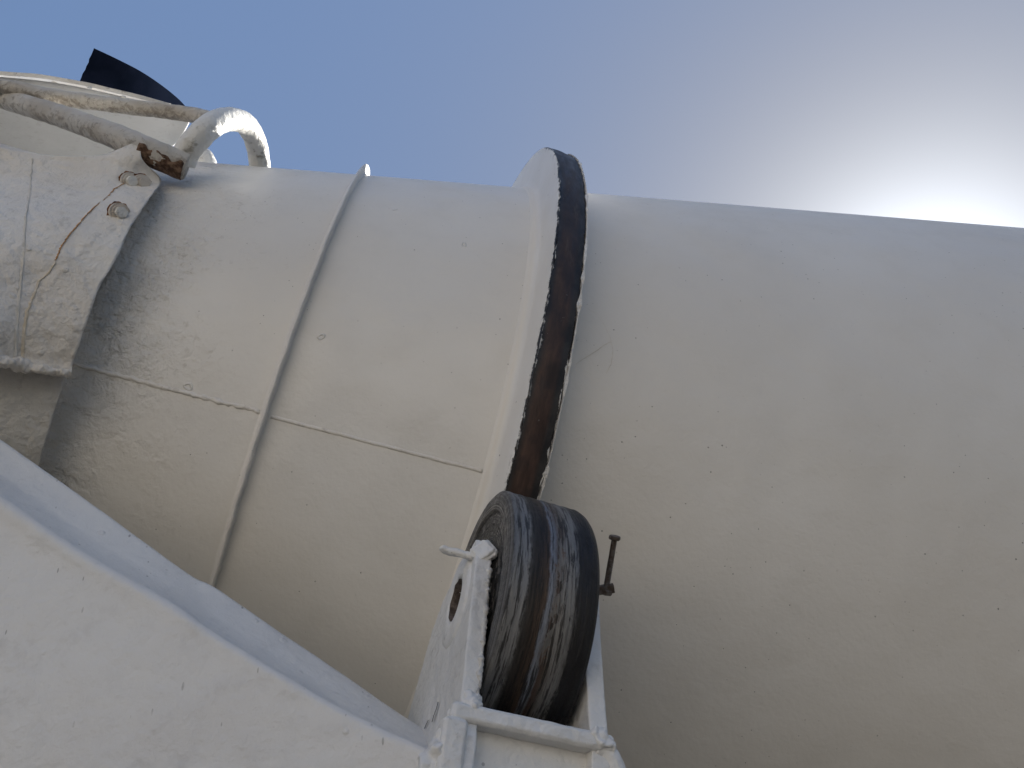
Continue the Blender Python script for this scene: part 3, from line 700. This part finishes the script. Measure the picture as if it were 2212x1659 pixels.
def rust_run():
    s = NT('rust_run'); n = s.noise(s.co, 90, 5, .7)
    return s.done(s.mix(s.ramp(n, .35, .65), (.42, .20, .07), (.58, .34, .15)), .8, s.bump(n, .002))
def stain():
    s = NT('pale_rust_stain'); n = s.noise(s.co, 70, 5, .7)
    return s.done(s.mix(s.ramp(n, .3, .7), (.60, .50, .36), (.69, .62, .52)), .6, s.bump(n, .002))
def stain2():
    s = NT('grey_stain'); n = s.noise(s.co, 70, 5, .7)
    return s.done(s.mix(s.ramp(n, .3, .7), (.56, .52, .45), (.66, .62, .56)), .6, s.bump(n, .002))
M_RUN, M_STAIN, M_STAIN2 = rust_run(), stain(), stain2()
streak('rust_streak', [(268, 396), (246, 408), (232, 426), (206, 446), (186, 465), (165, 490), (146, 512), (130, 536), (119, 562)], (3.2, 4.0), M_RUN)
streak('rust_streak', [(118, 566), (104, 590), (84, 606), (72, 640), (58, 672), (52, 710), (49, 750), (46, 784)], (5, 9), M_STAIN)
streak('water_stain', [(70, 342), (64, 400), (56, 470), (50, 560), (42, 640), (37, 700), (34, 770)], (4, 8), M_STAIN2)
# bolts
def rot_to(n_):
    return n_.to_track_quat('Z', 'Y').to_matrix().to_4x4()
def frame_bolt(X, Y, rusty):
    p = frame_pt(X, Y) - fo + nrmf * .001; n_ = wv((.74, .08, -.67)).normalized(); M_ = Matrix.Translation(p) @ rot_to(n_)
    bm = bmesh.new()
    for r0, r1, z0, z1 in ((.0142, .0137, -.004, .0020), (.0112, .0106, .0020, .0036)):
        nn = 40; lo = [bm.verts.new((r0 * math.cos(2 * math.pi * k / nn), r0 * math.sin(2 * math.pi * k / nn), z0)) for k in range(nn)]
        hi = [bm.verts.new((r1 * math.cos(2 * math.pi * k / nn), r1 * math.sin(2 * math.pi * k / nn), z1)) for k in range(nn)]
        bm.faces.new(hi)
        for k in range(nn): bm.faces.new((lo[k], lo[(k + 1) % nn], hi[(k + 1) % nn], hi[k]))
    bm.transform(M_)
    M_W = paint('washer_paint', (.70, .66, .60), (.52, .44, .36), bump_scale=120, bump=.003, lump=60, lump_d=.003, dirt=(.10, .06, .03), dirt_amt=.9, rust=.9 if rusty else .6)
    wsh = obj('washer', bm, M_W, fr, sharp=40)
    bm = bmesh.new(); nn = 40        # ragged rust bleeding out from under the washer
    c0 = bm.verts.new((0, 0, .0012)); rim_ = [bm.verts.new((((.0158 + .0028 * noise.noise(Vector((k * .5, X, 0)))) * math.cos(2 * math.pi * k / nn)), ((.0158 + .0028 * noise.noise(Vector((k * .5, X, 0)))) * math.sin(2 * math.pi * k / nn)), -.0030)) for k in range(nn)]
    for k in range(nn): bm.faces.new((c0, rim_[k], rim_[(k + 1) % nn]))
    bm.transform(M_); obj('rust_bloom', bm, M_RUST, fr)
    bm = bmesh.new(); ph = random.random()
    lo = [bm.verts.new((.0088 * math.cos(k * math.pi / 3 + ph), .0088 * math.sin(k * math.pi / 3 + ph), .003)) for k in range(6)]
    hi = [bm.verts.new((.0084 * math.cos(k * math.pi / 3 + ph), .0084 * math.sin(k * math.pi / 3 + ph), .0100)) for k in range(6)]
    bm.faces.new(hi)
    for k in range(6): bm.faces.new((lo[k], lo[(k + 1) % 6], hi[(k + 1) % 6], hi[k]))
    bmesh.ops.bevel(bm, geom=bm.edges[:], offset=.0009, segments=2, affect='EDGES'); bm.transform(M_)
    b1 = obj('bolt_head', bm, M_HOOK if not rusty else M_W, fr, sharp=30)
frame_bolt(281, 393, False); frame_bolt(307, 397, True); frame_bolt(258, 460, False)

# ------------------------------------------------------------------ pipes
PR = .0187
pz = lambda wpx: 2 * PR * F / wpx
rail = empty('handrail_pipe', Matrix.Translation(at(200, 280, 1.45)), 'bent white pipe rail with a rusty cut end, hooked over the drum top', 'pipe rail')
ro = at(200, 280, 1.45)
def pipe(pts, name, m, parent, origin, jit=.0018, rad=PR, n=24, js=60):
    bm = bmesh.new(); tube(bm, [at(*p) - origin for p in pts], rad, n, jit, True, 14, js); return obj(name, bm, m, parent)
def straight_mat():
    s = NT('flaking_pipe_paint'); co = s.co
    geo = s.n('ShaderNodeNewGeometry'); nz = s.sep(geo.outputs['Normal'])[2]
    n = s.noise(co, 75, 8, .75, .5)
    col = s.mix(s.ramp(s.noise(co, 12, 4), .4, .6), (.74, .71, .66), (.64, .59, .52))
    # darker flakes are denser towards the pipe's underside
    m = s.ramp(s.math('ADD', n, s.math('MULTIPLY', nz, -.13)), .54, .70)
    col = s.mix(s.math('MULTIPLY', m, .8), col, s.mix(s.noise(co, 120, 4), (.20, .16, .13), (.46, .41, .35)))
    return s.done(col, .6, s.bump(n, .009))
M_FLAKE = straight_mat()
pipe([(-200, 150, 1.50), (0, 211, 1.38), (119, 247, 1.29), (238, 290, 1.21), (320, 326, 1.185), (404, 361, 1.20)], 'lower_rail', M_FLAKE, rail, ro, .0013, [.0180, .0180, .0185, .0195, .0210, .0213])
bm = bmesh.new()   # rusty underside of the cut end, a split sleeve just proud of the pipe
P0, P1 = at(304, 320.5, 1.1815) - ro, at(402, 361, 1.1965) - ro; t = (P1 - P0).normalized(); dwn = (wv((-.1, .8, -.62)) - wv((-.1, .8, -.62)).dot(t) * t).normalized(); sid = t.cross(dwn); rows = []
for i in range(50):
    q = P0.lerp(P1, i / 49); row = []
    for k in range(25):
        lim0 = 1.05 + .45 * noise.noise(Vector((i * .12, 4, 0))) - .35 * (i / 49)
        a = -lim0 - .2 + (2 * lim0 + .35) * k / 24; dv = dwn * math.cos(a) + sid * math.sin(a)
        rr = .0221 + .0012 * noise.fractal((q + dv * PR) * 80, 1, 2, 3) - (.004 if k in (0, 24) or i in (0, 49) else 0)
        row.append(bm.verts.new(q + dv * rr))
    rows.append(row)
for i in range(49):
    for k in range(24): bm.faces.new((rows[i][k], rows[i][k + 1], rows[i + 1][k + 1], rows[i + 1][k]))
M_RUSTP = simple('rust_flaked_steel', (.085, .045, .028), (.26, .165, .11), .9, 0, 90, .006)
obj('rust_patch', bm, M_RUSTP, rail)
pipe([(-200, 178, 1.36), (0, 188, 1.35), (101, 207, 1.35), (238, 226, 1.36), (387, 244, 1.37), (440, 254, 1.34), (462, 262, 1.31)], 'upper_rail', M_FLAKE, rail, ro, .0012, .0135)
pipe([(394, 352, 1.212), (403, 328, 1.208), (421, 305, 1.205), (449, 277, 1.22), (477, 261, 1.26), (505, 258, 1.31), (530, 268, 1.36), (547, 293, 1.40), (557, 325, 1.43), (562, 366, 1.45)], 'hook', M_HOOK, rail, ro, .0009, .0195)
# rounded lug sticking up behind the drum
bm = bmesh.new(); lo_ = at(447, 352, 1.75)
tube(bm, [at(440, 420, 1.75) - lo_, at(440, 385, 1.74) - lo_, at(440, 356, 1.74) - lo_, at(439, 340, 1.74) - lo_, at(438, 326, 1.74) - lo_, at(438, 319, 1.74) - lo_], [.030, .030, .030, .026, .017, .006], 24, .002, True, 8, 60)
lug = obj('rounded_lug', bm, M_HOOK, None, Matrix.Translation(lo_)); lug['label'] = 'small sunlit white lug peeping over the drum under the pipe hook'; lug['category'] = 'lug'

# ------------------------------------------------------------------ charging hopper with its rubber flap
ho = at(180, 260, 2.3)
hop = empty('charging_hopper', Matrix.Translation(ho), 'smooth white hopper bowl behind the pipes at the upper left', 'hopper')
def sheet(bm, cols_, th, nvec):
    n_, m_ = len(cols_), len(cols_[0])
    A_ = [[bm.verts.new(p) for p in c] for c in cols_]; B_ = [[bm.verts.new(p + nvec * th) for p in c] for c in cols_]
    for i in range(n_ - 1):
        for j in range(m_ - 1):
            bm.faces.new((A_[i][j], A_[i + 1][j], A_[i + 1][j + 1], A_[i][j + 1])); bm.faces.new((B_[i][j], B_[i][j + 1], B_[i + 1][j + 1], B_[i + 1][j]))
    for i in range(n_ - 1):
        bm.faces.new((A_[i][0], B_[i][0], B_[i + 1][0], A_[i + 1][0])); bm.faces.new((A_[i][-1], A_[i + 1][-1], B_[i + 1][-1], B_[i][-1]))
    for j in range(m_ - 1):
        bm.faces.new((A_[0][j], A_[0][j + 1], B_[0][j + 1], B_[0][j])); bm.faces.new((A_[-1][j], B_[-1][j], B_[-1][j + 1], A_[-1][j + 1]))
bm = bmesh.new()
tops = curve([at(X, Y, z) - ho for X, Y, z in ((-220, 150, 2.1), (0, 166, 2.1), (100, 176, 2.12), (190, 192, 2.15), (300, 217, 2.2), (372, 236, 2.26), (408, 262, 2.32))], 60)
bots = curve([at(X, Y, z) - ho for X, Y, z in ((-220, 520, 3.3), (0, 520, 3.3), (100, 510, 3.25), (190, 480, 3.15), (270, 430, 3.0), (325, 385, 2.85), (352, 330, 2.65))], 60)
mids = [tops[i].lerp(bots[i], .5) + wv((0.01, .02, .0)) for i in range(61)]
colsH = []
for i in range(61):
    c = []
    for k in range(25):
        t = k / 24; c.append(tops[i] * (1 - t) ** 2 + mids[i] * 2 * t * (1 - t) + bots[i] * t * t)
    colsH.append(c)
sheet(bm, colsH, .006, wv((0, 0, 1)))
obj('bowl', bm, M_HOP, hop)
bm = bmesh.new(); rim_pts = [(-220, 146, 2.2), (0, 159, 2.16), (100, 168, 2.16), (190, 184, 2.18), (300, 210, 2.22), (368, 229, 2.28)]
C_ = curve([at(*p) - ho for p in rim_pts], 80); up_ = wv((0, -1, 0)); f_ = wv((0, 0, 1)); V = []
for p in C_:
    n = noise.noise(p * 12) * .0012
    V.append([bm.verts.new(p + up_ * (a + n) + f_ * b) for a, b in ((-.0055, -.004), (.0055, -.004), (.0070, .0), (.0065, .03), (-.0055, .03))])
for i in range(80):
    for j in range(5): bm.faces.new((V[i][j], V[i + 1][j], V[i + 1][(j + 1) % 5], V[i][(j + 1) % 5]))
bm.faces.new(V[0][::-1]); bm.faces.new(V[-1])
obj('rim_strip', bm, M_PIPE, hop, sharp=40)
for X, Y in ((117, 178), (193, 190), (267, 210)):
    bm = bmesh.new(); bar(bm, at(X, Y - 2, 2.17) - ho, at(X + 1, Y + 12, 2.19) - ho, .012, .010, (1, 0, 0)); bmesh.ops.bevel(bm, geom=bm.edges[:], offset=.002, segments=1, affect='EDGES')
    obj('rim_tab', bm, M_PIPE, hop)
# rubber flap: a curled sheet fixed to the hopper rim
bm = bmesh.new(); cols_ = []
topc = curve([at(X, Y, z) - ho for X, Y, z in ((203, 104, 2.20), (250, 126, 2.26), (300, 152, 2.34), (345, 182, 2.44), (382, 212, 2.56), (404, 236, 2.68))], 40)
botc = curve([at(X, Y, z) - ho for X, Y, z in ((160, 200, 2.24), (215, 214, 2.30), (270, 232, 2.37), (320, 250, 2.46), (360, 268, 2.57), (392, 285, 2.69))], 40)
for i in range(41):
    c = []
    for k in range(13):
        t = k / 12; p = topc[i].lerp(botc[i], t); bow = math.sin(math.pi * t) * .006
        if i == 0: p = p + wv((.004 * noise.noise(Vector((k * .9, 0, 2))), 0, 0))
        c.append(p + wv((bow, 0, -bow)))
    cols_.append(c)
sheet(bm, cols_, .008, wv((.3, 0, .95)))
fl_ = obj('rubber_flap', bm, M_RUBBER, hop, sharp=50); fl_['label'] = 'black curved rubber flap standing above the hopper rim'
